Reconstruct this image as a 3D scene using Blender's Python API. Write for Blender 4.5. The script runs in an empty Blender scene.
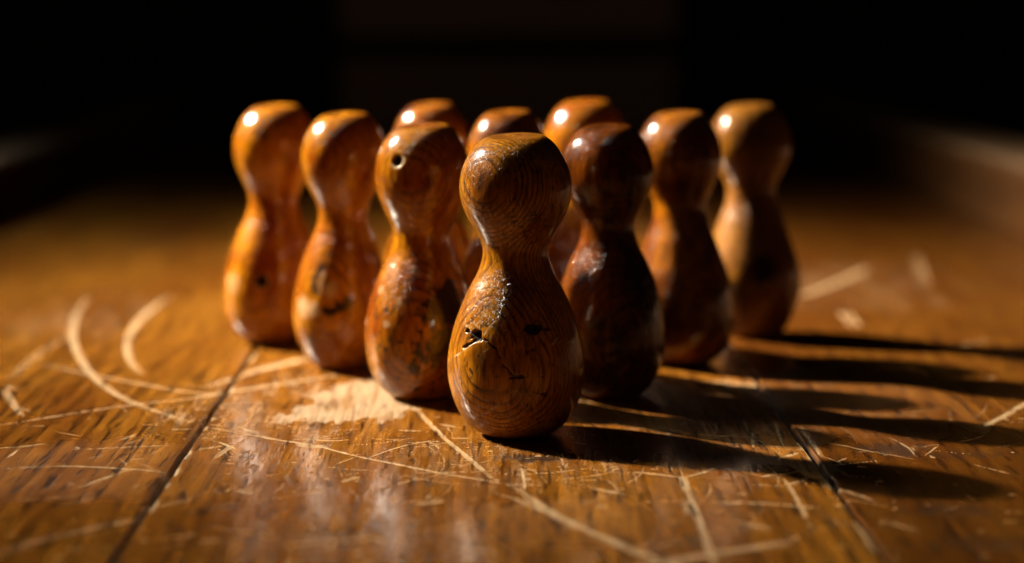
import bpy, math, random
import numpy as np
from mathutils import Vector

# ------------------------------------------------------------------ camera, world, lamps, exposure
SC = bpy.context.scene
COL = SC.collection
CAM_H, PITCH, FPX, W, H = 0.14, math.radians(8.13), 1913.0, 1024, 563
cd = bpy.data.cameras.new("camera")
cam = bpy.data.objects.new("camera", cd); COL.objects.link(cam)
cam.location = (0, 0, CAM_H); cam.rotation_euler = (math.pi / 2 - PITCH, 0, 0)
cd.sensor_width = 36; cd.lens = FPX / W * 36
cd.clip_start = 0.01; cd.clip_end = 50
cd.dof.use_dof = True; cd.dof.focus_distance = 0.612; cd.dof.aperture_fstop = 4.6
cd.dof.aperture_blades = 0
SC.camera = cam

world = bpy.data.worlds.new("World"); SC.world = world; world.use_nodes = True
world.node_tree.nodes["Background"].inputs[0].default_value = (1.0, 0.78, 0.6, 1)
world.node_tree.nodes["Background"].inputs[1].default_value = 0.006

def lamp(name, kind, loc, target, energy, color):
    d = bpy.data.lights.new(name, kind); o = bpy.data.objects.new(name, d); COL.objects.link(o)
    o.location = loc
    o.rotation_euler = (Vector(target) - Vector(loc)).to_track_quat('-Z', 'Y').to_euler()
    d.energy = energy; d.color = color
    return o
key = lamp("key_spot_lamp", 'SPOT', (-1.75, 1.62, 1.37), (0.01, 0.90, 0.02), 3250.0, (1.0, 0.82, 0.58))
key.data.spot_size = math.radians(80); key.data.spot_blend = 0.4; key.data.shadow_soft_size = 0.045
# a soft-edged beam: bright in the middle, fading outwards
key.data.use_nodes = True
_t = key.data.node_tree; _e = next(n for n in _t.nodes if n.type == 'EMISSION')
_c = _t.nodes.new('ShaderNodeTexCoord'); _s = _t.nodes.new('ShaderNodeSeparateXYZ'); _t.links.new(_c.outputs['Normal'], _s.inputs[0])
BEAM_X, BEAM_Y = 0.122, 0.068      # wider along the board than across it, like light through a slot window
def _m(op, a, b):
    n = _t.nodes.new('ShaderNodeMath'); n.operation = op
    for i, v in enumerate((a, b)):
        if v is None: continue
        if isinstance(v, bpy.types.NodeSocket): _t.links.new(v, n.inputs[i])
        else: n.inputs[i].default_value = v
    return n.outputs[0]
_qx, _qy = _m('DIVIDE', _s.outputs['X'], BEAM_X), _m('DIVIDE', _s.outputs['Y'], BEAM_Y)
_a2 = _m('MULTIPLY', _m('ADD', _m('MULTIPLY', _qx, _qx), _m('MULTIPLY', _qy, _qy)), -1.0)
_t.links.new(_m('EXPONENT', _a2, None), _e.inputs['Strength'])
soft = lamp("added_soft_lamp", 'AREA', (-1.77, 1.64, 1.40), (-0.02, 0.80, 0.04), 2.0, (0.95, 0.98, 1.0))  # added unseen soft lamp, widens the head highlights and fills a little
soft.data.shape = 'DISK'; soft.data.size = 0.72; soft.data.spread = math.radians(24)

SC.view_settings.view_transform = 'Standard'; SC.view_settings.look = 'None'
SC.view_settings.exposure = 0.0; SC.view_settings.gamma = 1.0
SC.render.engine = 'CYCLES'
SC.cycles.use_denoising = True
SC.cycles.denoiser = 'OPENIMAGEDENOISE'; SC.cycles.denoising_prefilter = 'ACCURATE'; SC.cycles.denoising_input_passes = 'RGB_ALBEDO_NORMAL'
SC.cycles.use_adaptive_sampling = False
SC.cycles.sample_clamp_indirect = 6.0

# ------------------------------------------------------------------ helpers
rng = np.random.default_rng(7)
ct, st = math.cos(PITCH), math.sin(PITCH)
def project(P):
    P = np.asarray(P, float); y, z = P[..., 1], P[..., 2] - CAM_H
    dep = y * ct - z * st; up = y * st + z * ct
    return np.stack([W / 2 + FPX * P[..., 0] / dep, H / 2 - FPX * up / dep], -1)
def ground(px, py, z=0.0):
    """the point of the board that shows at a pixel of the photograph"""
    u = (np.asarray(px, float) - W / 2) / FPX; v = -(np.asarray(py, float) - H / 2) / FPX
    dy = ct + v * st; dz = -st + v * ct
    t = (z - CAM_H) / dz
    return np.stack([u * t, dy * t], -1)

def value_noise(P, scale, seed=0):
    """smooth value noise in [0,1] at points P (n,2 or n,3)"""
    Q = np.asarray(P, float) * np.asarray(scale, float)
    I = np.floor(Q).astype(np.int64); F = Q - I; F = F * F * (3 - 2 * F)
    D = Q.shape[-1]; out = np.zeros(Q.shape[:-1])
    for c in range(1 << D):
        h = np.full(Q.shape[:-1], seed * 7919 + 13, np.int64); w = np.ones(Q.shape[:-1])
        for k in range(D):
            b = (c >> k) & 1
            h = (h ^ ((I[..., k] + b) * (73856093, 19349663, 83492791)[k])) & 0x7fffffff
            h = (h * 1103515245 + 12345) & 0x7fffffff
            w = w * (F[..., k] if b else 1 - F[..., k])
        h ^= h >> 13; h = (h * 1274126177) & 0x7fffffff; h ^= h >> 15
        out += w * ((h & 0xffff) / 65535.0)
    return out
def sstep(a, b, x):
    t = np.clip((x - a) / (b - a), 0, 1); return t * t * (3 - 2 * t)

def mesh_from(name, V, Q, mats, smooth=True, tri=None):
    me = bpy.data.meshes.new(name)
    V = np.ascontiguousarray(V, np.float32)
    loops = [np.asarray(Q, np.int32).ravel()]; starts = [np.arange(len(Q), dtype=np.int32) * 4]; tot = len(Q) * 4
    if tri is not None and len(tri):
        loops.append(np.asarray(tri, np.int32).ravel()); starts.append(np.arange(len(tri), dtype=np.int32) * 3 + tot)
    L = np.concatenate(loops); S = np.concatenate(starts)
    me.vertices.add(len(V)); me.vertices.foreach_set('co', V.ravel())
    me.loops.add(len(L)); me.loops.foreach_set('vertex_index', L)
    me.polygons.add(len(S)); me.polygons.foreach_set('loop_start', S)
    me.update(calc_edges=True); me.validate()
    me.polygons.foreach_set('use_smooth', np.full(len(me.polygons), smooth))
    for m in mats: me.materials.append(m)
    return me
def add_attr(me, name, vals):
    a = me.attributes.new(name, 'FLOAT', 'POINT'); a.data.foreach_set('value', np.ascontiguousarray(vals, np.float32))
def link(name, me, parent=None):
    o = bpy.data.objects.new(name, me); COL.objects.link(o)
    if parent: o.parent = parent
    return o

class NT:
    def __init__(self, name):
        self.mat = bpy.data.materials.new(name); self.mat.use_nodes = True
        self.t = self.mat.node_tree; self.t.nodes.clear()
        self.out = self.t.nodes.new('ShaderNodeOutputMaterial'); self.b = self.t.nodes.new('ShaderNodeBsdfPrincipled')
        self.t.links.new(self.b.outputs[0], self.out.inputs[0])
    def put(self, sock, v):
        if isinstance(v, bpy.types.NodeSocket): self.t.links.new(v, sock)
        elif v is not None:
            if sock.type == 'RGBA' and len(v) == 3: v = (*v, 1)
            sock.default_value = v
    def coord(self): return self.t.nodes.new('ShaderNodeTexCoord').outputs['Object']
    def attr(self, n):
        a = self.t.nodes.new('ShaderNodeAttribute'); a.attribute_name = n; return a.outputs['Fac']
    def m(self, op, a, b=None, c=None, clamp=False):
        n = self.t.nodes.new('ShaderNodeMath'); n.operation = op; n.use_clamp = clamp
        for i, v in enumerate((a, b, c)):
            if v is not None: self.put(n.inputs[i], v)
        return n.outputs[0]
    def v(self, op, a, b):
        n = self.t.nodes.new('ShaderNodeVectorMath'); n.operation = op; self.put(n.inputs[0], a); self.put(n.inputs[1], b); return n.outputs[0]
    def sep(self, a):
        n = self.t.nodes.new('ShaderNodeSeparateXYZ'); self.put(n.inputs[0], a); return n.outputs
    def comb(self, x, y, z):
        n = self.t.nodes.new('ShaderNodeCombineXYZ')
        for i, q in enumerate((x, y, z)): self.put(n.inputs[i], q)
        return n.outputs[0]
    def noise(self, vec, scale=1.0, detail=3.0, rough=0.5, dist=0.0):
        n = self.t.nodes.new('ShaderNodeTexNoise'); self.put(n.inputs['Vector'], vec)
        n.inputs['Scale'].default_value = scale; n.inputs['Detail'].default_value = detail
        n.inputs['Roughness'].default_value = rough; n.inputs['Distortion'].default_value = dist
        return n.outputs['Fac']
    def ramp(self, x, a, b, lo=0.0, hi=1.0):
        n = self.t.nodes.new('ShaderNodeMapRange'); n.interpolation_type = 'SMOOTHSTEP'
        for k, q in zip(('Value', 'From Min', 'From Max', 'To Min', 'To Max'), (x, a, b, lo, hi)): self.put(n.inputs[k], q)
        return n.outputs[0]
    def mix(self, f, a, b, mode='MIX'):
        n = self.t.nodes.new('ShaderNodeMix'); n.data_type = 'RGBA'; n.blend_type = mode
        self.put(n.inputs[0], f); self.put(n.inputs[6], a); self.put(n.inputs[7], b); return n.outputs[2]
    def bump(self, h, dist, strength=1.0, normal=None):
        n = self.t.nodes.new('ShaderNodeBump'); n.inputs['Distance'].default_value = dist; n.inputs['Strength'].default_value = strength
        self.put(n.inputs['Height'], h)
        if normal is not None: self.put(n.inputs['Normal'], normal)
        return n.outputs[0]

# ------------------------------------------------------------------ the board: table frame is turned 0.8 degrees
YAW = math.atan(27 / FPX)
cy_, sy_ = math.cos(YAW), math.sin(YAW)
def to_table(P):
    P = np.asarray(P, float); x, y = P[..., 0], P[..., 1]
    return np.stack([x * cy_ + y * sy_, -x * sy_ + y * cy_], -1)
SEAMS = (-0.294, -0.0956, 0.103, 0.301)

def board_material():
    n = NT("scratched_varnished_board"); c = n.coord(); x, y, z = n.sep(c)
    pid = n.m('FLOOR', n.m('DIVIDE', n.m('ADD', x, 0.0956), 0.1986))
    off = n.m('MULTIPLY', pid, 3.37)
    yy = n.m('ADD', y, off)
    P = n.comb(x, yy, off)
    # growth bands, wandering slowly along the plank
    wander = n.noise(n.v('MULTIPLY', P, (14, 3.2, 1)), 1, 3, 0.55)
    band_x = n.m('ADD', x, n.m('MULTIPLY', wander, 0.06))
    ring = n.m('FRACT', n.m('DIVIDE', band_x, 0.0085))
    ringf = n.m('MULTIPLY', n.ramp(ring, 0.1, 0.86), n.ramp(ring, 1.0, 0.93))
    blot = n.noise(n.v('MULTIPLY', P, (22, 7, 1)), 1, 4, 0.6)
    fib = n.noise(n.v('MULTIPLY', P, (900, 32, 1)), 1, 3, 0.6)
    pores = n.noise(n.v('MULTIPLY', P, (640, 62, 1)), 1, 2, 0.5)
    pore_m = n.ramp(pores, 0.53, 0.64)
    pore_m = n.m('MULTIPLY', pore_m, n.m('MULTIPLY_ADD', ringf, 0.6, 0.4))
    light = (0.225, 0.092, 0.0098); mid = (0.130, 0.043, 0.0043); deep = (0.038, 0.011, 0.0018)
    col = n.mix(n.ramp(blot, 0.33, 0.68), light, mid)
    col = n.mix(n.m('MULTIPLY', ringf, 0.4), col, deep)
    col = n.mix(n.ramp(fib, 0.42, 0.66, 0, 0.75), col, n.mix(.5, mid, deep))
    streak = n.noise(n.v('MULTIPLY', P, (330, 9, 1)), 1, 3, 0.6)
    col = n.mix(n.ramp(streak, 0.5, 0.7, 0, 0.6), col, deep)
    right = n.m('GREATER_THAN', pid, 0.5)
    col = n.mix(n.m('MULTIPLY', right, 0.62), col, deep)
    col = n.mix(n.m('MULTIPLY', pore_m, 0.95), col, (0.012, 0.0045, 0.002))
    stain, pale, seam = n.attr('stain'), n.attr('pale'), n.attr('seam')
    col = n.mix(stain, col, (0.028, 0.014, 0.008))
    gr = n.noise(n.v('MULTIPLY', P, (700, 260, 1)), 1, 3, 0.7)
    bare = n.attr('bare')
    bcol = n.mix(n.ramp(fib, .4, .7), (0.29, 0.21, 0.13), (0.15, 0.09, 0.042))
    col = n.mix(n.m('MULTIPLY', bare, n.m('MULTIPLY_ADD', pore_m, -0.55, 1.0)), col, bcol)
    palem = n.m('MULTIPLY', n.m('MULTIPLY', pale, n.m('MULTIPLY_ADD', pore_m, -0.7, 1.0)), n.ramp(gr, 0.24, 0.48, 0.3, 1.0), clamp=True)
    pcol = n.mix(n.ramp(gr, 0.4, 0.7), (0.31, 0.22, 0.115), (0.42, 0.325, 0.21))
    col = n.mix(palem, col, pcol)
    col = n.mix(seam, col, (0.012, 0.008, 0.005))
    n.put(n.b.inputs['Base Color'], col)
    mottle = n.noise(n.v('MULTIPLY', P, (120, 40, 1)), 1, 4, 0.65)
    rough = n.m('ADD', n.m('MULTIPLY_ADD', mottle, 0.16, 0.09), n.m('MULTIPLY_ADD', palem, 0.35, n.m('MULTIPLY_ADD', n.attr('dull'), .5, n.m('MULTIPLY', bare, .4))), clamp=True)
    n.put(n.b.inputs['Roughness'], rough)
    n.put(n.b.inputs['Specular IOR Level'], n.m('MULTIPLY_ADD', n.attr('dull'), -0.17, 0.22))
    lump = n.noise(n.v('MULTIPLY', P, (60, 22, 1)), 1, 3, 0.5)
    h = n.m('MULTIPLY', pore_m, -0.8)
    h = n.m('ADD', h, n.m('MULTIPLY', fib, 0.45))
    h = n.m('ADD', h, n.m('MULTIPLY', palem, -0.12))
    h = n.m('ADD', h, n.m('MULTIPLY', n.noise(n.v('MULTIPLY', P, (1500, 700, 1)), 1, 2, 0.6), 0.2))
    b1 = n.bump(h, 0.00020, 0.6)
    b2 = n.bump(lump, 0.0010, 0.45, b1)
    n.put(n.b.inputs['Normal'], b2)
    return n.mat
M_BOARD = board_material()

def plain_wood(name, c1, c2, rough=0.5):
    n = NT(name); c = n.coord()
    f = n.noise(n.v('MULTIPLY', c, (160, 5, 160)), 1, 4, 0.6)
    b = n.noise(n.v('MULTIPLY', c, (20, 3, 20)), 1, 4, 0.6)
    col = n.mix(n.ramp(f, 0.35, 0.7), c1, c2); col = n.mix(n.ramp(b, 0.4, 0.75, 0, .6), col, c2)
    n.put(n.b.inputs['Base Color'], col); n.put(n.b.inputs['Roughness'], n.m('MULTIPLY_ADD', b, 0.25, rough - 0.12))
    n.put(n.b.inputs['Normal'], n.bump(f, 0.0004, 0.6))
    return n.mat
M_RAIL = plain_wood("rail_wood", (0.11, 0.045, 0.010), (0.05, 0.019, 0.0045), 0.42)
M_RAILTOP = plain_wood("lit_rail_top", (0.32, 0.20, 0.11), (0.20, 0.12, 0.06), 0.5)  # paler than the rail, painting in the light along its top
M_BACK = plain_wood("dark_panel_wood", (0.55, 0.47, 0.38), (0.42, 0.35, 0.28), 0.8)
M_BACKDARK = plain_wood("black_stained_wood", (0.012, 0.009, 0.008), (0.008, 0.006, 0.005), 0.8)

def build_board():
    xs = np.unique(np.concatenate([np.linspace(-0.335, -0.20, 130), np.arange(-0.20, -0.15, 0.00045), np.arange(-0.15, 0.19, 0.0003), np.arange(0.19, 0.23, 0.00045),
                                   np.linspace(0.23, 0.335, 100)]))
    ys = np.unique(np.concatenate([np.linspace(0.30, 0.47, 100), np.arange(0.47, 0.52, 0.0008), np.arange(0.52, 0.67, 0.0006), np.arange(0.67, 0.72, 0.0009),
                                   np.arange(0.72, 0.95, 0.0014), np.linspace(0.95, 1.3, 120), np.linspace(1.3, 2.3, 60)]))
    nx, ny = len(xs), len(ys)
    X, Y = np.meshgrid(xs, ys)
    P = np.stack([X, Y], -1).reshape(-1, 2)
    bare = np.zeros((ny, nx)); dull = np.zeros((ny, nx)); pale = np.zeros((ny, nx)); stain = np.zeros((ny, nx)); seam = np.zeros((ny, nx)); Z = np.zeros((ny, nx))
    def window(x0, x1, y0, y1):
        return (slice(max(np.searchsorted(ys, y0) - 1, 0), np.searchsorted(ys, y1) + 1),
                slice(max(np.searchsorted(xs, x0) - 1, 0), np.searchsorted(xs, x1) + 1))
    def stroke(T, w, amt, rag=0.5, seed=0, dst=None, fade=0.25):
        """one scratch along the table-frame polyline T (k,2), w metres wide, ragged and broken"""
        dst = pale if dst is None else dst
        T = np.asarray(T, float)
        if len(T) > 2:                                   # round the polyline a little
            for _ in range(3):
                a, b = T[:-1], T[1:]
                T = np.concatenate([T[:1], np.stack([a * .75 + b * .25, a * .25 + b * .75], 1).reshape(-1, 2), T[-1:]])
        seg = np.linalg.norm(np.diff(T, axis=0), axis=1); tot = seg.sum(); s0 = 0.0
        for a, b, l in zip(T[:-1], T[1:], seg):
            if l < 1e-6: continue
            lo, hi = np.minimum(a, b) - 2 * w, np.maximum(a, b) + 2 * w
            wy, wx = window(lo[0], hi[0], lo[1], hi[1])
            Xs, Ys = X[wy, wx], Y[wy, wx]
            if Xs.size == 0: s0 += l; continue
            d = (b - a) / l
            t = np.clip((Xs - a[0]) * d[0] + (Ys - a[1]) * d[1], 0, l)
            dist = np.hypot(Xs - a[0] - t * d[0], Ys - a[1] - t * d[1])
            q = np.stack([Xs, Ys], -1)
            ww = w * 0.5 * (1 + rag * 1.6 * (value_noise(q, 900, seed) - 0.5) + rag * (value_noise(q, 220, seed + 1) - 0.5))
            u = (s0 + t) / tot
            ends = np.minimum(sstep(0, fade, u), sstep(0, fade, 1 - u)) * 0.7 + 0.3
            k = sstep(1.35, 0.55, dist / np.maximum(ww * ends, 1e-5))
            brk = sstep(0.16, 0.42, value_noise(q, 160, seed + 2) * 0.6 + value_noise(q, 700, seed + 3) * 0.4 + (1 - rag) * 0.2)
            np.maximum(dst[wy, wx], k * amt * brk, out=dst[wy, wx]); s0 += l
    def px(pts): 
        p = np.asarray(pts, float); return to_table(ground(p[:, 0], p[:, 1]))
    S = [  # pixel polyline on the board, width in mm, strength, raggedness
        ([(88, 298), (72, 322), (75, 350), (95, 380), (130, 402), (165, 414), (192, 422)], 2.6, .85, .3),
        ([(172, 296), (142, 316), (126, 340), (130, 360), (143, 374)], 3.0, .8, .3),
        ([(-6, 426), (60, 415), (130, 405), (200, 398), (238, 391)], 1.5, .75, .4),
        ([(40, 364), (110, 378), (180, 392), (240, 397)], 1.8, .7, .4),
        ([(10, 378), (40, 352), (70, 335)], 3.0, .35, .5),
        ([(204, 388), (240, 376), (262, 370)], 2.6, .7, .4),
        ([(246, 372), (280, 364), (322, 356)], 4.6, .8, .4),
        ([(196, 397), (250, 389), (338, 375)], 2.9, .8, .4),
        ([(206, 427), (245, 434), (282, 441), (310, 444), (350, 455), (400, 465), (450, 475), (500, 482), (520, 489)], 1.2, .95, .55),
        ([(520, 489), (545, 508), (570, 522), (610, 540), (660, 560), (700, 575)], 2.2, .85, .4),
        ([(500, 494), (520, 500), (545, 512)], 1.4, .6, .6),
        ([(300, 444), (312, 447), (330, 446)], 2.6, .8, .8),
        ([(312, 440), (330, 441), (348, 440)], 1.0, .9, .5),
        ([(414, 408), (440, 435), (470, 460), (491, 478)], 1.5, .9, .5),
        ([(452, 438), (468, 438)], 1.0, .7, .6), ([(365, 459), (400, 446), (434, 440)], .7, .8, .5),
        ([(628, 472), (655, 474), (683, 478)], 1.0, .9, .4), ([(683, 478), (702, 473), (722, 465)], 1.0, .85, .4),
        ([(683, 476), (688, 492)], 2.2, .95, .5), ([(686, 490), (695, 512), (704, 535), (714, 566)], 2.0, .8, .4),
        ([(684, 505), (690, 516)], 1.4, .5, .5), ([(683, 478), (676, 452), (664, 424)], .9, .45, .5),
        ([(640, 566), (690, 557), (740, 549), (790, 542)], 2.6, .7, .4),
        ([(590, 578), (650, 563), (700, 556)], 2.4, .5, .5),
        ([(714, 502), (760, 503), (818, 508)], 1.6, .6, .5), ([(780, 474), (795, 495), (812, 530)], 1.3, .65, .5),
        ([(785, 485), (808, 479)], 1.3, .7, .5), ([(760, 477), (776, 474)], 1.4, .7, .6),
        ([(690, 433), (720, 436), (770, 437)], 1.0, .9, .5), ([(700, 440), (735, 434), (757, 434)], .8, .8, .6),
        ([(752, 431), (753, 447)], 1.2, .95, .4), ([(774, 420), (779, 434), (784, 447)], 1.1, .9, .4),
        ([(743, 418), (750, 434)], 1.0, .6, .5), ([(702, 420), (708, 434)], 1.0, .6, .5), ([(757, 444), (763, 446)], 1.0, .8, .5),
        ([(754, 458), (772, 457)], 1.2, .8, .8), ([(772, 461), (798, 453)], 1.4, .8, .8), ([(770, 446), (784, 446)], 1.0, .8, .6),
        ([(796, 442), (806, 452)], .9, .9, .5), ([(800, 426), (812, 441), (822, 458)], 1.5, .6, .8),
        ([(812, 441), (850, 446), (914, 459)], .6, .8, .3), ([(836, 462), (846, 458)], .9, .8, .6),
        ([(978, 430), (1002, 416), (1034, 398)], 2.2, .75, .4), ([(924, 456), (938, 446)], .8, .7, .5), 
        ([(970, 464), (1010, 474)], .8, .5, .6), ([(820, 486), (850, 492), (872, 500)], 2.2, .45, .7),
        ([(800, 297), (835, 284), (872, 268)], 4.8, .6, .4), ([(915, 256), (926, 284)], 4.0, .5, .6), ([(845, 312), (856, 326)], 5.0, .45, .6),
        ([(-5, 448), (25, 446), (45, 443)], .9, .8, .5), ([(8, 457), (18, 449)], .8, .7, .6), ([(-5, 469), (55, 465), (120, 468), (172, 473)], .9, .85, .5),
        ([(72, 489), (100, 480), (131, 468)], 1.1, .6, .5), ([(84, 449), (130, 447), (180, 445)], .6, .8, .5),
        ([(58, 432), (80, 436)], .8, .5, .6), ([(4, 388), (10, 400), (22, 416)], 1.8, .7, .5), ([(5, 385), (17, 389)], 2.0, .5, .6),
        ([(165, 430), (192, 429)], 1.2, .9, .7), ([(120, 440), (138, 434)], 1.0, .7, .6), ([(130, 459), (142, 459)], 1.2, .8, .8),
        ([(120, 445), (152, 437)], .5, .6, .6), ([(10, 548), (60, 535), (140, 518)], 2.6, .35, .5), ([(-5, 556), (30, 546)], 2.0, .25, .5),
        ([(214, 459), (230, 447), (236, 445)], 1.6, .6, .9), ([(219, 442), (236, 449)], 1.3, .9, .5), ([(196, 450), (222, 446)], 1.6, .5, .9),
        ([(236, 426), (258, 434)], 1.3, .8, .6), ([(200, 462), (240, 464)], .8, .5, .7), ([(238, 489), (252, 494)], 2.2, .5, .8),
        ([(336, 464), (356, 457)], .6, .7, .5), ([(342, 482), (359, 477)], 1.7, .8, .6), ([(396, 484), (420, 478)], .9, .7, .6),
        ([(417, 504), (443, 501)], 2.0, .75, .5), ([(380, 538), (330, 541), (280, 546)], 2.2, .3, .5), 
        ([(522, 468), (525, 490)], .8, .9, .7), ([(517, 469), (536, 470)], .9, .85, .7), ([(506, 484), (540, 485)], 1.0, .7, .7),
        ([(592, 488), (606, 491), (622, 494)], 1.3, .75, .7), ([(618, 489), (626, 489)], 1.0, .6, .7), ([(612, 470), (620, 468)], .8, .8, .6),
        ([(655, 466), (668, 468)], .7, .6, .6), ([(596, 505), (608, 507)], 2.0, .4, .8), ([(440, 424), (462, 428)], 1.0, .8, .9),
        ([(396, 430), (420, 431)], .9, .8, .9), ([(404, 443), (446, 441)], .7, .7, .8), ([(424, 447), (440, 444)], .8, .8, .7),
        ([(668, 382), (740, 381), (780, 396)], 2.6, .55, .6), ([(690, 372), (745, 372)], 3.0, .5, .7),
        ([(540, 400), (620, 404)], 1.5, .4, .6), ([(60, 505), (95, 498)], 1.4, .3, .7), ([(440, 548), (500, 552)], 1.8, .3, .6),
        ([(880, 520), (920, 532)], 1.6, .25, .7), ([(940, 350), (990, 340)], 2.0, .3, .6), ([(560, 530), (600, 520)], 1.5, .3, .6),
        ([(730, 520), (770, 530)], 2.4, .4, .8), ([(850, 398), (905, 402)], 1.2, .35, .7),
    ]
    for i, (pts, w, a, r) in enumerate(S):
        T = px(pts); w *= .88e-3; a = min(1, a * 1.1)
        if w < .0012: stroke(T, w, a, r, seed=40 + 5 * i); continue
        tn = np.gradient(T, axis=0); nn = np.stack([-tn[:, 1], tn[:, 0]], 1); nn /= np.linalg.norm(nn, axis=1)[:, None]
        stroke(T, w * .95, a * .55, r + .35, seed=40 + 5 * i)
        for k in range(5):
            stroke(T + nn * w * rng.uniform(-.75, .75) + rng.normal(0, w * .15, T.shape), w * rng.uniform(.14, .34), min(1, a * rng.uniform(.7, 1.3)), .9, seed=7000 + 9 * i + k)
    # worn bare patch beside the pins
    poly = px([(268, 419), (300, 411), (310, 396), (335, 389), (352, 381), (380, 379), (394, 390), (412, 406), (404, 417), (372, 420), (330, 424)])
    wy, wx = window(poly[:, 0].min() - .01, poly[:, 0].max() + .01, poly[:, 1].min() - .01, poly[:, 1].max() + .01)
    Xs, Ys = X[wy, wx], Y[wy, wx]; q = np.stack([Xs, Ys], -1)
    ins = np.zeros(Xs.shape)
    for lay in range(4):                                  # the varnish flakes off in layers
        Xw = Xs + (value_noise(q, 160, 3) - .5) * .006 + (value_noise(q, 300, 4) - .5) * .006 + (value_noise(q, 110, 40 + lay) - .5) * .003
        Yw = Ys + (value_noise(q, 90, 5) - .5) * .012 + (value_noise(q, (420, 150), 6) - .5) * .014 + (value_noise(q, (900, 300), 8 + 10 * lay) - .5) * .006 + (value_noise(q, 80, 50 + lay) - .5) * .005
        one = np.zeros(Xs.shape, bool); j = len(poly) - 1
        for i in range(len(poly)):
            (xi, yi), (xj, yj) = poly[i], poly[j]
            one ^= ((yi > Yw) != (yj > Yw)) & (Xw < (xj - xi) * (Yw - yi) / (yj - yi + 1e-12) + xi); j = i
        ins += one * (.4, .3, .2, .1)[lay]
    holes = sstep(.2, .4, value_noise(q, 480, 8) * .6 + value_noise(q, 1200, 9) * .4)
    thin = sstep(.30, .52, value_noise(q, (420, 45), 11) * .55 + value_noise(q, (1100, 240), 12) * .45)
    np.maximum(bare[wy, wx], ins * (0.26 + 0.26 * holes + .40 * thin), out=bare[wy, wx])
    # broad thin rubbed wear, also painting in the glare of the lit floor
    for (x, y, rx, ry, a, sd) in [(285, 385, .034, .040, .42, 1), (215, 412, .03, .03, .35, 2), (300, 430, .05, .025, .26, 3), (520, 470, .06, .03, .2, 4), (720, 432, .03, .02, .32, 5),
                                  (710, 392, .03, .03, .28, 6), (70, 320, .05, .09, .16, 7), (840, 285, .08, .1, .2, 8), (470, 450, .04, .02, .22, 9)]:
        c = px([(x, y)])[0]; wy, wx = window(c[0] - 1.6 * rx, c[0] + 1.6 * rx, c[1] - 1.6 * ry, c[1] + 1.6 * ry)
        q = np.stack([X[wy, wx], Y[wy, wx]], -1)
        d = np.hypot((q[..., 0] - c[0]) / rx, (q[..., 1] - c[1]) / ry) + (value_noise(q, (160, 40), 200 + sd) - .5) * .8
        f = sstep(1.1, .1, d) * sstep(.35, .7, value_noise(q, (420, 60), 210 + sd) * .5 + value_noise(q, (1000, 160), 220 + sd) * .5)
        np.maximum(bare[wy, wx], a * 1.2 * f, out=bare[wy, wx])
    # where the varnish is rubbed dull and no longer mirrors anything
    for (x, y, rx, ry, a, sd) in [(735, 425, .035, .075, 1.0, 1), (640, 405, .03, .05, .8, 2), (90, 470, .05, .05, .5, 3), (560, 520, .03, .03, .6, 4), (860, 400, .05, .08, .6, 5)]:
        c = px([(x, y)])[0]; wy, wx = window(c[0] - 1.6 * rx, c[0] + 1.6 * rx, c[1] - 1.6 * ry, c[1] + 1.6 * ry)
        q = np.stack([X[wy, wx], Y[wy, wx]], -1)
        d = np.hypot((q[..., 0] - c[0]) / rx, (q[..., 1] - c[1]) / ry) + (value_noise(q, (120, 30), 300 + sd) - .5) * .5
        np.maximum(dull[wy, wx], a * sstep(1.15, .5, d), out=dull[wy, wx])
    # countless small nicks, thickest around the pins
    for i in range(520):
        c = np.array([rng.normal(0.0, 0.11), 0.47 + abs(rng.normal(0, 0.16))])
        ang = rng.choice([rng.normal(0.1, .35), rng.uniform(0, math.pi)]); L = rng.lognormal(math.log(.0020), .6)
        stroke([c, c + L * np.array([math.cos(ang), math.sin(ang) * 1.3])], rng.uniform(.0004, .0013), rng.uniform(.12, .6), 1.0, seed=900 + i)
    for i in range(330):                                  # long hairlines
        c = np.array([rng.normal(.03, .09), rng.uniform(.48, .72)]); ang = rng.choice([rng.normal(.1, .5), rng.normal(1.7, .4)], p=[.7, .3]); L = min(.03, rng.lognormal(math.log(.016), .6))
        stroke([c, c + L * .5 * np.array([math.cos(ang), math.sin(ang)]), c + L * np.array([math.cos(ang + .15), math.sin(ang + .15)])],
               rng.uniform(.00028, .0005), rng.uniform(.2, .65), .7, seed=2900 + i)
    # dark knots and gouges
    for (x, y, rx, ry, a, sd) in [(538, 458, .0135, .0048, 1.0, 1), (345, 533, .006, .005, .75, 2), (318, 536, .008, .004, .4, 3), (222, 491, .003, .004, .7, 4),
                              (228, 506, .006, .004, .6, 5), (890, 448, .012, .011, .85, 6), (945, 510, .016, .008, .7, 7), (573, 475, .003, .0015, .7, 8),
                              (400, 437, .002, .002, .6, 9), (970, 455, .014, .006, .5, 10), (150, 240, .03, .05, .35, 11), (725, 455, .006, .006, .6, 12),
                              (500, 455, .004, .003, .6, 13), (268, 404, .005, .005, .4, 14), (1000, 545, .02, .01, .5, 15), (640, 510, .002, .002, .4, 16)]:
        c = px([(x, y)])[0]
        wy, wx = window(c[0] - 2 * rx, c[0] + 2 * rx, c[1] - 2 * ry, c[1] + 2 * ry)
        Xs, Ys = X[wy, wx], Y[wy, wx]; q = np.stack([Xs, Ys], -1)
        d = np.hypot((Xs - c[0]) / rx, (Ys - c[1]) / ry) + (value_noise(q, (900, 120), sd) - .5) * 1.1 + (value_noise(q, 260, sd + 30) - .5) * .5
        np.maximum(stain[wy, wx], a * sstep(1.1, .35, d), out=stain[wy, wx])
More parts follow.
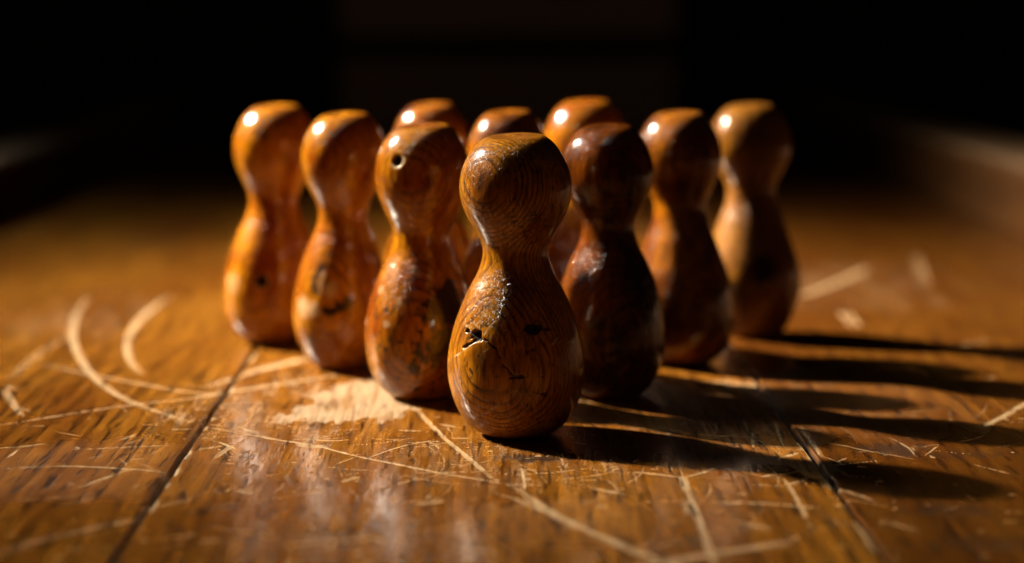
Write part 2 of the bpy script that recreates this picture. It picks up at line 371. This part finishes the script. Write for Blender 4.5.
    for i in range(170):                                  # small dark dents
        c = np.array([rng.normal(0, .12), .47 + abs(rng.normal(0, .15))]); L = rng.lognormal(math.log(.0025), .5); ang = math.pi / 2 + rng.normal(0, .5)
        stroke([c, c + L * np.array([math.cos(ang), math.sin(ang)])], rng.uniform(.0005, .0011), rng.uniform(.4, .85), .7, seed=5000 + i, dst=stain)
    for i in range(420):                                  # grit and dark specks
        c = np.array([rng.normal(.0, .11), rng.uniform(.48, .75)]); L = rng.uniform(.0003, .0012)
        stroke([c, c + np.array([rng.normal(0, .0003), L])], rng.uniform(.0004, .0009), rng.uniform(.4, .9), .6, seed=9000 + i, dst=stain)
    # open joints between the planks, with chipped pale edges
    for k, xs_ in enumerate(SEAMS):
        wob = (value_noise(P, (0, 90), 70 + k) - .5).reshape(ny, nx) * .0006
        d = np.abs(X - xs_ - wob)
        seam[:] = np.maximum(seam, sstep(.0011, .0006, d) * (0.6 + .4 * sstep(.25, .5, value_noise(P, (1, 260), 80 + k).reshape(ny, nx))))
        Z -= .0022 * sstep(.0012, .0005, d)
        side = 1 if xs_ < 0 else -1
        e = np.abs(X - xs_ - side * .0014); nn = value_noise(P, (500, 130), 90 + k).reshape(ny, nx)
        pale[:] = np.maximum(pale, .75 * sstep(.0010, .0003, e) * sstep(.42, .62, nn))
    pale *= (1 - seam); bare *= (1 - seam)
    Z -= .00012 * pale + .0003 * stain
    Z += (value_noise(P, (40, 9), 99).reshape(ny, nx) - .5) * .0003
    V = np.stack([X, Y, Z], -1).reshape(-1, 3)
    idx = np.arange(nx * ny).reshape(ny, nx)
    Q = np.stack([idx[:-1, :-1], idx[:-1, 1:], idx[1:, 1:], idx[1:, :-1]], -1).reshape(-1, 4)
    # give the board a thickness: skirt down and an underside
    rim = np.concatenate([idx[0, :], idx[1:, -1], idx[-1, -2::-1], idx[-2:0:-1, 0]])
    low = V[rim].copy(); low[:, 2] = -.03; n0 = len(V); V = np.concatenate([V, low]); m = len(rim); k = np.arange(m)
    Q = np.concatenate([Q, np.stack([rim[(k + 1) % m], rim, n0 + k, n0 + (k + 1) % m], -1)])
    me = mesh_from("board", V, Q, [M_BOARD])
    z = np.zeros(m)
    add_attr(me, 'bare', np.concatenate([bare.ravel(), z])); add_attr(me, 'dull', np.concatenate([dull.ravel(), z])); add_attr(me, 'pale', np.concatenate([pale.ravel(), z])); add_attr(me, 'stain', np.concatenate([stain.ravel(), z]))
    add_attr(me, 'seam', np.concatenate([seam.ravel(), z]))
    return me

def bevel_bar(name, mats, prof, y0, y1, parent, capmat=0, matidx=None):
    """a bar along +y with the closed cross-section prof [(x,z)...]"""
    n = len(prof); yy = np.linspace(y0, y1, 24)
    V = np.array([(x, y, z) for y in yy for x, z in prof])
    Q = [(r * n + i, r * n + (i + 1) % n, (r + 1) * n + (i + 1) % n, (r + 1) * n + i) for r in range(len(yy) - 1) for i in range(n)]
    me = bpy.data.meshes.new(name)
    faces = Q + [tuple(range(n))[::-1], tuple((len(yy) - 1) * n + i for i in range(n))]
    me.from_pydata(V.tolist(), [], faces); me.update()
    for m in mats: me.materials.append(m)
    if matidx:
        for f, p in enumerate(me.polygons):
            if f < len(Q): p.material_index = matidx[f % n]
    o = link(name, me, parent); return o

board = link("tabletop", build_board())
board.rotation_euler = (0, 0, YAW)
board['kind'] = 'structure'; board['category'] = 'tabletop'
board['label'] = 'scratched honey brown plank tabletop that all the wooden skittles stand on'
for sgn, z in ((-1, .034), (1, .042)):
    xi, w, r = .338, .068, .007
    sec = [(sgn * xi, -.03), (sgn * xi, z - r)] + [(sgn * (xi + r - r * math.cos(a)), z - r + r * math.sin(a)) for a in np.linspace(.2, math.pi / 2, 6)] \
        + [(sgn * (xi + w - r + r * math.sin(a)), z - r + r * math.cos(a)) for a in np.linspace(0, math.pi / 2, 6)] + [(sgn * (xi + w), -.03)]
    mi = [0] * len(sec)
    for i in range(4, 9): mi[i] = 1
    if sgn > 0: sec = sec[::-1]; mi = [0] * len(sec); mi[5:10] = [1] * 5
    bevel_bar("side_rail", [M_RAIL, M_RAILTOP], sec, .30, 2.30, board, matidx=mi)

# the dark panelled end behind
bw_me = bpy.data.meshes.new("back_wall"); 
import bmesh
def box(bm, x0, x1, y0, y1, z0, z1, bev=0.004):
    g = bmesh.ops.create_cube(bm, size=1.0)['verts']
    for v in g: v.co = ((x0 + x1) / 2 + v.co.x * (x1 - x0), (y0 + y1) / 2 + v.co.y * (y1 - y0), (z0 + z1) / 2 + v.co.z * (z1 - z0))
    es = list({e for v in g for e in v.link_edges})
    bmesh.ops.bevel(bm, geom=es, offset=bev, segments=2, affect='EDGES', profile=.5)
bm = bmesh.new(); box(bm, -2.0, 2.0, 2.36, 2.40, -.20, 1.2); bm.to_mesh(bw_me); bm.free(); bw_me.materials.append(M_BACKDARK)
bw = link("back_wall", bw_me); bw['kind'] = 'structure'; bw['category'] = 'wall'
bw['label'] = 'dark stained wall with faint panels in the black background'
for (z0, z1) in ((.105, .36), (-.02, .078)):
    bm = bmesh.new(); box(bm, -.21, .20, 2.335, 2.358, z0, z1, .005); me = bpy.data.meshes.new("panel"); bm.to_mesh(me); bm.free()
    me.materials.append(M_BACK); link("panel", me, bw)

# ------------------------------------------------------------------ the skittles
PROFILE = np.array([(0, 29), (1.2, 33), (5, 41), (13, 50), (28, 59.5), (48, 66), (68, 68.3), (84, 67.5), (103, 64), (125, 57), (150, 46), (166, 37.5),
                    (178, 33.6), (187, 32.8), (195, 34.4), (204, 38.8), (214, 44.6), (226, 50.5), (240, 54.6), (252, 55.4), (264, 53.8), (277, 49.2), (288, 43),
                    (294, 38), (298, 33.3), (300.6, 29), (301.4, 26.8), (301.6, 25)], float)
UNIT = 0.00033
def catmull(P, n):
    t = np.concatenate([[0], np.cumsum(np.linalg.norm(np.diff(P, axis=0), axis=1))]); u = np.linspace(0, t[-1], n)
    T = np.gradient(P, t, axis=0); i = np.clip(np.searchsorted(t, u, 'right') - 1, 0, len(P) - 2)
    h = (t[i + 1] - t[i])[:, None]; s = ((u - t[i])[:, None]) / h
    return (2 * s**3 - 3 * s**2 + 1) * P[i] + (s**3 - 2 * s**2 + s) * h * T[i] + (-2 * s**3 + 3 * s**2) * P[i + 1] + (s**3 - s**2) * h * T[i + 1]

def pin_material(p):
    n = NT("varnished_wood_" + p['finish']); c = n.coord(); x, y, z = n.sep(c)
    sd = p['seed'] * 1.713
    o = n.v('ADD', c, (sd, sd * .7, sd * .3))
    wob = n.noise(n.v('MULTIPLY', o, (70, 70, 16)), 1, 3, .5)
    dx, dy = n.m('SUBTRACT', n.m('MULTIPLY_ADD', n.m('SUBTRACT', z, .022), -p.get('tiltx', .1), x), p['pith'][0]), n.m('SUBTRACT', y, p['pith'][1])
    r = n.m('SQRT', n.m('ADD', n.m('MULTIPLY', dx, dx), n.m('MULTIPLY', dy, dy)))
    r = n.m('ADD', r, n.m('MULTIPLY', wob, .0026))
    r = n.m('ADD', r, n.m('MULTIPLY', z, p.get('slope', .03)))
    fr = n.m('FRACT', n.m('DIVIDE', r, p.get('ring', .00125)))
    ring = n.m('MULTIPLY', n.m('POWER', n.ramp(fr, .2, .92), 2.2), n.ramp(fr, 1.0, .95))
    ring = n.m('MULTIPLY', ring, n.ramp(n.noise(n.v('MULTIPLY', o, (240, 240, 60)), 1, 2, .5), .3, .6, .25, 1.0))
    blot = n.noise(n.v('MULTIPLY', o, (75, 75, 45)), 1, 4, .6)
    fib = n.noise(n.v('MULTIPLY', o, (900, 900, 28)), 1, 3, .6)
    pore = n.ramp(n.noise(n.v('MULTIPLY', o, (1500, 1500, 170)), 1, 2, .5), .58, .68)
    c1, c2, c3 = p['c1'], p['c2'], p['c3']
    col = n.mix(n.ramp(blot, .36, .68), c1, c2)
    col = n.mix(n.m('MULTIPLY', ring, p.get('ringamt', .65)), col, c3)
    col = n.mix(n.ramp(fib, .45, .66, 0, .6), col, n.mix(.5, c2, c3))
    col = n.mix(n.m('MULTIPLY', pore, p.get('poreamt', .6)), col, tuple(v * .25 for v in c3))
    dark, pale, scuff, crack = n.attr('dark'), n.attr('pale'), n.attr('scuff'), n.attr('crack')
    g1 = n.noise(n.v('MULTIPLY', o, (420, 420, 260)), 1, 4, .7)
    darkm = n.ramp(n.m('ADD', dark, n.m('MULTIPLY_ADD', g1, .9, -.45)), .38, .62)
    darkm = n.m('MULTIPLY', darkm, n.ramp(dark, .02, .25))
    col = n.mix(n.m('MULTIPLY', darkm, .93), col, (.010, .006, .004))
    g2 = n.noise(n.v('MULTIPLY', o, (1300, 1300, 900)), 1, 3, .6)
    palem = n.m('MULTIPLY', pale, n.ramp(g1, .3, .5, .5, 1.0))
    col = n.mix(palem, col, (.42, .29, .16))
    scm = n.m('MULTIPLY', scuff, n.ramp(g2, .59, .66))
    col = n.mix(n.m('MULTIPLY', scm, .7), col, (.46, .37, .27))
    col = n.mix(crack, col, (.008, .005, .004))
    n.put(n.b.inputs['Base Color'], col)
    ro = n.m('MULTIPLY_ADD', blot, .14, p.get('rough', .24) - .07)
    ro = n.m('ADD', ro, n.m('MULTIPLY', palem, .3)); ro = n.m('ADD', ro, n.m('MULTIPLY', darkm, .12)); ro = n.m('ADD', ro, n.m('MULTIPLY', crack, .4), clamp=True)
    n.put(n.b.inputs['Roughness'], ro)
    n.put(n.b.inputs['Specular IOR Level'], p.get('spec', .07))
    n.put(n.b.inputs['Coat Weight'], p.get('coat', .6)); n.b.inputs['Coat IOR'].default_value = 1.62; n.put(n.b.inputs['Coat Roughness'], p.get('coatr', .10))
    h = n.m('MULTIPLY', pore, -.9)
    h = n.m('ADD', h, n.m('MULTIPLY', ring, -.35)); h = n.m('ADD', h, n.m('MULTIPLY', fib, .25))
    h = n.m('ADD', h, n.m('MULTIPLY', scm, 1.1)); h = n.m('ADD', h, n.m('MULTIPLY', darkm, -.5))
    b1 = n.bump(h, .00012 * p.get('bump', 1), .9)
    b2 = n.bump(n.noise(n.v('MULTIPLY', o, (130, 130, 110)), 1, 3, .55), .0011 * p.get('lump', 1), .6, b1)
    n.put(n.b.inputs['Normal'], b2)
    if p.get('coat_lump'): n.put(n.b.inputs['Coat Normal'], b2)
    else: n.put(n.b.inputs['Coat Normal'], n.bump(n.m('MULTIPLY', scm, 1.0), .0001, .8, n.bump(n.noise(n.v('MULTIPLY', o, (130, 130, 110)), 1, 2, .5), .0007, .6)))
    return n.mat

def hole_material():
    n = NT("hole_lining"); f = n.noise(n.v('MULTIPLY', n.coord(), (900, 900, 900)), 1, 3, .6)
    n.put(n.b.inputs['Base Color'], n.mix(f, (.03, .014, .007), (.09, .04, .016))); n.put(n.b.inputs['Roughness'], .75); return n.mat
M_HOLE = hole_material()

PITH_FRONT = (.0125, .030)
def make_pin(p):
    D = p['d']
    x = (p['px'] - W / 2) / FPX * (D * ct + CAM_H * st)
    # height so that the flat top shows at the photo's row of pixels
    v = -(p['top'] + 4.2 * D1 / D - H / 2) / FPX; hgt = CAM_H + D * (-st + v * ct) / (ct + v * st)
    hi = p.get('hi', 1.0)
    nr, ns = int(330 * hi), int(300 * hi)
    zr = catmull(PROFILE, nr); zr = zr[zr[:, 0].argsort()] if np.any(np.diff(zr[:, 0]) < 0) else zr
    r1 = np.random.default_rng(p['seed'] + 50)
    if p['seed'] > 1:                                     # hand turned: every skittle a little different
        zr = zr.copy(); u = zr[:, 0]
        zr[:, 1] *= 1 + r1.uniform(-.02, .07) * np.exp(-((u - 188) / 22) ** 2) + r1.uniform(-.05, .05) * np.exp(-((u - 130) / 30) ** 2) + r1.uniform(-.06, .06) * np.exp(-((u - 20) / 25) ** 2)
        zr[:, 0] = u + r1.uniform(-5, 5) * np.exp(-((u - 188) / 60) ** 2) + r1.uniform(-4, 4) * np.exp(-((u - 70) / 40) ** 2)
        zr[:, 0] -= zr[0, 0]; zr[:, 0] *= 301.6 / zr[-1, 0]
    t = sstep(170, 206, zr[:, 0])
    rad = zr[:, 1] * UNIT * (p.get('wb', 1) * (1 - t) + p.get('wh', 1) * t)
    # narrower pins keep a sturdy neck
    zz = zr[:, 0] / 301.6 * hgt
    th = np.linspace(0, 2 * math.pi, ns, endpoint=False)
    R = np.repeat(rad[:, None], ns, 1); Zz = np.repeat(zz[:, None], ns, 1); TH = np.repeat(th[None], nr, 0)
    S = np.stack([np.cos(TH), np.sin(TH), Zz * 28], -1)
    R = R * (1 + .022 * (value_noise(S + p['seed'], 1.1, p['seed']) - .5) + .012 * (value_noise(S + p['seed'], 3.1, p['seed'] + 5) - .5))
    Zz = Zz + (.0006 * np.cos(TH - p.get('tilt_dir', 1.0))) * sstep(.93, 1.0, Zz / hgt)
    shift = p.get('lean', 0) / FPX * D * np.clip(Zz / (.83 * hgt), 0, 1.3)
    V = np.stack([R * np.cos(TH) + shift, R * np.sin(TH), Zz], -1).reshape(-1, 3)
    nrm = np.gradient(np.stack([rad, zz], 1), axis=0); nrm = np.stack([nrm[:, 1], -nrm[:, 0]], 1); nrm /= np.linalg.norm(nrm, axis=1)[:, None]
    N = np.stack([np.repeat(nrm[:, :1], ns, 1) * np.cos(TH), np.repeat(nrm[:, :1], ns, 1) * np.sin(TH), np.repeat(nrm[:, 1:], ns, 1)], -1).reshape(-1, 3)
    base = np.array([x, D, 0.0])
    pix = project(V + base); facing = (N * (np.array([0, 0, CAM_H]) - base - V)).sum(1) > 0
    def at(q):
        d = np.hypot(*(pix - np.asarray(q, float)).T); d[~facing] = 1e9; return int(d.argmin())
    dark, pale, scuff, crack = (np.zeros(len(V)) for _ in range(4)); push = np.zeros(len(V))
    def blob(q, r, amt, arr, seed, rag=.6, sq=(1, 1, 1)):
        c = V[at(q)]; d = np.linalg.norm((V - c) / np.asarray(sq), axis=1) / r
        m = d < 2.2
        d = d[m] + rag * (value_noise(V[m], 500, seed) - .5) + rag * (value_noise(V[m], 1400, seed + 1) - .5) * .7
        arr[m] = np.maximum(arr[m], amt * sstep(1.1, .55, d))
    def line(pts, w, amt, arr, seed, rag=.5, deep=0):
        T = V[[at(q) for q in pts]]
        for a, b in zip(T[:-1], T[1:]):
            ab = b - a; l2 = (ab ** 2).sum() + 1e-14
            m = np.where(np.linalg.norm(V - (a + b) / 2, axis=1) < math.sqrt(l2) / 2 + 3 * w)[0]
            q = V[m]; t_ = np.clip(((q - a) @ ab) / l2, 0, 1)
            d = np.linalg.norm(q - a - t_[:, None] * ab, axis=1) + (value_noise(q, 700, seed) - .5) * w * rag * 2
            k = sstep(w * .75, w * .3, d); arr[m] = np.maximum(arr[m], amt * k)
            if deep: push[m] = np.minimum(push[m], -deep * k)
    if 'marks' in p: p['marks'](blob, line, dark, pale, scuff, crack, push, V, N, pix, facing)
    hole_specs = []
    for (q, r, ring_pale) in p.get('holes', []):
        i = at(q); c, nn = V[i].copy(), N[i].copy(); d = np.linalg.norm(V - c, axis=1)
        lip = (d > r) & (d < r * 1.5) & ((V - c) @ np.array([.6, 0, -.8]) > -r * .3)  # pale chipped lip, also painting in its lit lower right edge
        pale[lip] = np.maximum(pale[lip], ring_pale)
        push[:] = np.minimum(push, -.0075 * sstep(r * 1.04, r * .92, d) - .0003 * sstep(r * 1.45, r, d)); hole_specs.append((c, nn, r, d < r * 1.05))
    Vd = V + N * push[:, None]
    for c, nn, r, m in hole_specs: Vd[m] = V[m] + nn * push[m][:, None]
    idx = np.arange(nr * ns).reshape(nr, ns); nx = np.roll(idx, -1, 1)
    Q = np.stack([idx[:-1], nx[:-1], nx[1:], idx[1:]], -1).reshape(-1, 4)
    # closed, faintly domed top and flat base
    extra, tris = [], []; last = idx[-1]; kk = len(V)
    for f, dz in ((.86, .00012), (.5, .0002), (.2, .0002)):
        cc = V[idx[-1]].mean(0) * np.array([1, 1, 0]); ringv = (V[idx[-1]] - cc) * np.array([f, f, 1]) + cc + np.array([0, 0, dz]); extra.append(ringv); cur = kk + np.arange(ns); kk += ns
        Q = np.concatenate([Q, np.stack([last, np.roll(last, -1), np.roll(cur, -1), cur], -1)]); last = cur
    extra.append(np.array([[cc[0], cc[1], V[idx[-1], 2].mean() + .0002]])); tris += [np.stack([last, np.roll(last, -1), np.full(ns, kk)], -1)]; kk += 1
    extra.append(np.array([[0, 0, 0.0004]])); tris += [np.stack([np.roll(idx[0], -1), idx[0], np.full(ns, kk)], -1)]
    ex = np.concatenate(extra); Vd = np.concatenate([Vd, ex]); z = np.zeros(len(ex))
    topscuff = np.zeros(len(ex)); topscuff[:len(ex) - 1] = p.get('topworn', .25)
    me = mesh_from("skittle", Vd, Q, [pin_material(p)], tri=np.concatenate(tris))
    topd = sstep(.955, 1.0, V[:, 2] / hgt) * p.get('topworn', .25)
    scuff = np.maximum(scuff, topd)
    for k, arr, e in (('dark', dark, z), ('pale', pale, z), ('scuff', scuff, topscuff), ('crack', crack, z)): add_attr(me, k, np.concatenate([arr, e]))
    o = link("wooden_skittle", me); o.location = (x, D, .0001)
    o['label'] = p['label']; o['category'] = 'skittle'; o['group'] = 'wooden skittles set up in a triangle'
    for c, nn, r, _ in hole_specs:                        # the drilled hole: a dark lined cup set into the wood
        nseg, V2 = 40, []
        u = np.cross(nn, [0, 0, 1.0]); u /= np.linalg.norm(u); w_ = np.cross(nn, u)
        levels = [(r * .97, -.0007), (r * .93, -.0016), (r * .93, -.0058), (r * .86, -.0064), (r * .02, -.0066)]
        for rr, dz in levels:
            for a in np.linspace(0, 2 * math.pi, nseg, endpoint=False): V2.append(c + nn * dz + rr * (math.cos(a) * u + math.sin(a) * w_))
        Q2 = [(l * nseg + i, (l + 1) * nseg + i, (l + 1) * nseg + (i + 1) % nseg, l * nseg + (i + 1) % nseg) for l in range(len(levels) - 1) for i in range(nseg)]
        link("peg_hole", mesh_from("peg_hole", np.array(V2), np.array(Q2), [M_HOLE]), o)
    return o

HONEY = dict(c1=(0.40, 0.155, 0.0032), c2=(0.19, 0.052, 0.0016), c3=(0.028, 0.0072, 0.0012))
AMBER = dict(c1=(0.36, 0.138, 0.0020), c2=(0.17, 0.034, 0.0008), c3=(0.0407, 0.0096, 0.0015))
RUSSET = dict(c1=(0.29, 0.093, 0.0022), c2=(0.0633, 0.0112, 0.0008), c3=(0.0259, 0.0059, 0.0015))
DUSTY = dict(c1=(0.20, 0.080, 0.0050), c2=(0.1119, 0.0365, 0.0029), c3=(0.0341, 0.0105, 0.0025))
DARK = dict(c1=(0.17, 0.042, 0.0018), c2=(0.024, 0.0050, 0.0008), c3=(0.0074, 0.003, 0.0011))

def marks_front(blob, line, dark, pale, scuff, crack, push, V, N, pix, facing):
    # split with a torn-out chip, hairline running on to the right
    blob((477, 336), .0021, 1, crack, 1, .7); push[:] = np.minimum(push, -.0011 * crack)
    line([(467, 331), (474, 335), (480, 339)], .0012, 1, crack, 2, .5, .0009)
    line([(478, 339), (470, 344), (464, 347)], .0007, .9, crack, 3, .5, .0005)
    line([(484, 340), (488, 341), (491, 345), (496, 349), (498, 356), (502, 361), (503, 366), (509, 370), (512, 375), (517, 377)], .00036, .85, crack, 4, 1.1, .0003)
    line([(509, 379), (514, 376), (518, 377), (524, 376)], .0006, .9, crack, 5, 1.2, .0003); line([(524, 376), (531, 379), (537, 377), (544, 378)], .00026, .7, crack, 16, 1.0)
    line([(483, 376), (500, 377)], .0003, .5, crack, 6, .5)
    line([(525, 378), (525, 390), (526, 396)], .0005, .7, crack, 7, .7); line([(534, 393), (546, 396)], .0006, .8, crack, 8, .9)
    blob((533, 329), .0026, .95, dark, 9, .6, (1.3, 1, .8)); line([(533, 330), (550, 329)], .0009, .9, crack, 10, .9)
    line([(523, 332), (526, 350)], .0005, .6, crack, 11, .8); line([(527, 353), (533, 350)], .0007, .8, crack, 12, .8)
    line([(527, 390), (528, 396)], .0008, .8, crack, 13, .8); line([(475, 386), (483, 390)], .0006, .6, crack, 14, .8); line([(470, 369), (472, 373)], .0008, .8, crack, 15, .8)
    # pale torn fibres round the split
    line([(468, 347), (474, 343), (484, 340), (487, 341)], .0006, .9, pale, 20, .8); line([(466, 326), (473, 328)], .0008, .8, pale, 21, .8)
    line([(448, 362), (458, 355), (466, 349)], .0005, .7, pale, 22, .6); line([(484, 335), (489, 327), (496, 321)], .0004, .7, pale, 23, .5); line([(487, 343), (492, 337)], .0003, .5, pale, 24, .5)
    for q in ((555, 341), (557, 344), (552, 345), (484, 352), (487, 349)): line([q, (q[0] + 4, q[1] - 3)], .0004, .8, pale, 25 + q[0], .8)
    # scuffed shoulder and brow
    for q, r in (((484, 296), .0105), ((490, 312), .007), ((478, 312), .008), ((500, 285), .005)): blob(q, r, 1.0, scuff, 31, .5)
    for q, r, a in (((470, 170), .008, .75), ((492, 146), .007, .6), ((516, 138), .009, .7), ((468, 195), .006, .5), ((484, 222), .008, .4)): blob(q, r, a, scuff, 33, .5)
    r2 = np.random.default_rng(3)
    for i in range(46):
        q = (r2.uniform(470, 512), r2.uniform(276, 330)); line([q, (q[0] + r2.uniform(-5, 5), q[1] + r2.uniform(-3, 4))], .00028, r2.uniform(.4, .95), pale, 100 + i, .7)
    for i in range(60):
        q = (r2.uniform(464, 566), r2.uniform(150, 222)); line([q, (q[0] + r2.uniform(-.6, .6), q[1] + r2.uniform(1, 4))], .0004, r2.uniform(.4, .9), crack, 300 + i, .9)
    for i in range(40):
        q = (r2.uniform(456, 578), r2.uniform(330, 425)); line([q, (q[0] + r2.uniform(-.8, .8), q[1] + r2.uniform(1, 5))], .0004, r2.uniform(.35, .85), crack, 400 + i, .9)
    for i in range(22):
        q = (r2.uniform(505, 545), r2.uniform(212, 232)); line([q, (q[0] + r2.uniform(2, 9), q[1] + r2.uniform(-3, 1))], .0005, r2.uniform(.4, .8), crack, 500 + i, .9)
def marks_burnt(blob, line, dark, pale, scuff, crack, push, V, N, pix, facing):
    for q, r, a in (((450, 304), .0105, .72), ((430, 312), .007, .55), ((445, 345), .0095, .62), ((424, 352), .006, .55), ((458, 370), .009, .5), ((414, 369), .0028, .9), ((386, 310), .0014, .9), ((392, 345), .004, .4), ((440, 360), .007, .5),
                    ((386, 350), .0016, .6), ((455, 330), .008, .42), ((410, 300), .003, .5)): blob(q, r, a, dark, 51 + q[0], .5)
    r2 = np.random.default_rng(5)
    for i in range(60): q = (r2.uniform(375, 470), r2.uniform(295, 392)); blob(q, r2.uniform(.0005, .0013), r2.uniform(.5, .95), dark, 60 + i, .6)
    for q in ((381, 291), (386, 325), (399, 302), (366, 322), (418, 273)): blob(q, .0017, .5, pale, 70 + q[0], .6)
    blob((410, 150), .0012, .8, pale, 80, .4); blob((400, 290), .012, .5, scuff, 81); blob((425, 128), .012, .8, scuff, 82)
def marks_chipped(blob, line, dark, pale, scuff, crack, push, V, N, pix, facing):
    line([(328, 312), (336, 309), (345, 305), (351, 300)], .0036, .95, dark, 1, .6); blob((350, 302), .0022, .95, dark, 2); blob((326, 312), .0025, .9, dark, 3)
    for q, r in (((303, 307), .0042), ((313, 310), .0034), ((330, 292), .0030), ((332, 286), .0022)): blob(q, r, .8, pale, 4 + q[0], .6)
    line([(316, 292), (312, 282), (318, 272), (322, 268)], .0022, .8, dark, 9, .6); line([(320, 292), (322, 280), (325, 272)], .0016, .5, pale, 10, .6); blob((312, 340), .004, .5, dark, 11)
def marks_hole_ring(blob, line, dark, pale, scuff, crack, push, V, N, pix, facing):
    blob((268, 132), .0085, .45, dark, 7, .5); blob((258, 150), .006, .35, dark, 8, .5)  # soft darks on the head paint in its core shadow
    blob((232, 283), .005, .4, pale, 1); blob((252, 325), .005, .35, scuff, 2)
def marks_knotty(blob, line, dark, pale, scuff, crack, push, V, N, pix, facing):
    blob((765, 270), .0058, 1.0, dark, 1, .3, (1, 1, 1.25)); blob((728, 215), .014, .7, scuff, 2, .5); blob((722, 290), .012, .6, scuff, 3, .5)
def marks_dark(blob, line, dark, pale, scuff, crack, push, V, N, pix, facing):
    for q, r in (((600, 330), .008), ((585, 280), .005), ((640, 300), .007), ((610, 380), .008)): blob(q, r, .5, dark, 3 + q[0], .5)
def marks_worn(blob, line, dark, pale, scuff, crack, push, V, N, pix, facing):
    blob((660, 118), .012, .6, scuff, 1, .5); blob((655, 290), .006, .4, dark, 2)

D1, D2, D3, D4 = .623, .684, .742, .800
PINS = [
    dict(px=516.2, d=D1, top=132, seed=1, tiltx=.2, ring=.0011, lean=-1, hi=1.55, finish='honey', **HONEY, pith=PITH_FRONT, marks=marks_front, rough=.30, coat=.35, coatr=.10, topworn=.55, ringamt=.8,
         label='front skittle of the triangle, honey wood with a cracked chipped belly and scuffed shoulder'),
    dict(px=420.5, d=D2, top=121.5, seed=2, lean=4, hi=1.2, wb=.905, wh=.935, finish='burnt', **AMBER, pith=(.004, .034), marks=marks_burnt, holes=[((397, 161), .0020, .75)], rough=.24, coatr=.10, topworn=.5,
         label='amber skittle with a small hole in its head and burnt black blotches down its belly'),
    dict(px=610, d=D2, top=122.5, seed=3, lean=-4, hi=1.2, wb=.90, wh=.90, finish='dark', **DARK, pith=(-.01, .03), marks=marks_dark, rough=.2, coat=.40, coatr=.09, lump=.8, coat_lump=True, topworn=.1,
         label='darkest skittle, near black glossy varnish, beside the front one'),
    dict(px=340.5, d=D3, top=111, seed=4, lean=6, wb=.845, wh=.90, finish='chipped', **AMBER, pith=(.01, .03), marks=marks_chipped, rough=.24, coatr=.10,
         label='orange skittle with pale chips and a black gash across its belly'),
    dict(px=506, d=.737, top=108, seed=5, lean=2, wb=.90, wh=.86, finish='russet_plain', **RUSSET, pith=(.01, .03), rough=.24, coatr=.10,
         label='reddish skittle standing directly behind the front one, nearly hidden by it'),
    dict(px=682, d=.752, top=109.5, seed=6, lean=-5, wb=.93, wh=.905, finish='russet_worn', **RUSSET, pith=(-.02, .03), marks=marks_worn, rough=.26, coatr=.10, topworn=.7,
         label='brown red skittle with a pale worn crown, right behind the near black one'),
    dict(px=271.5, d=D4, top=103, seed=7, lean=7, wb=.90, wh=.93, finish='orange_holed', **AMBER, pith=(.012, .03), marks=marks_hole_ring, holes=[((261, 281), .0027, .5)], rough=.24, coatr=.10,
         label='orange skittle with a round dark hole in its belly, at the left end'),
    dict(px=430.5, d=D4, top=101, seed=8, lean=2, wb=.90, wh=.895, finish='red_amber', **RUSSET, pith=(.012, .03), rough=.22, coatr=.10,
         label='red brown skittle showing only its crown above the one with a holed head'),
    dict(px=583, d=.795, top=98, seed=9, lean=2, wb=.93, wh=.955, finish='bright_amber', **AMBER, pith=(.012, .03), rough=.24, coatr=.10,
         label='amber skittle whose bright head shows behind the near black one'),
    dict(px=753, d=.816, top=102, seed=10, lean=-6, wb=.93, wh=.95, finish='dusty', **DUSTY, pith=(.012, .03), marks=marks_knotty, rough=.30, coat=.4, coatr=.16, topworn=.4,
         label='dull tan skittle with a large dark spot on its belly, at the right end'),
]
for p in PINS: make_pin(p)
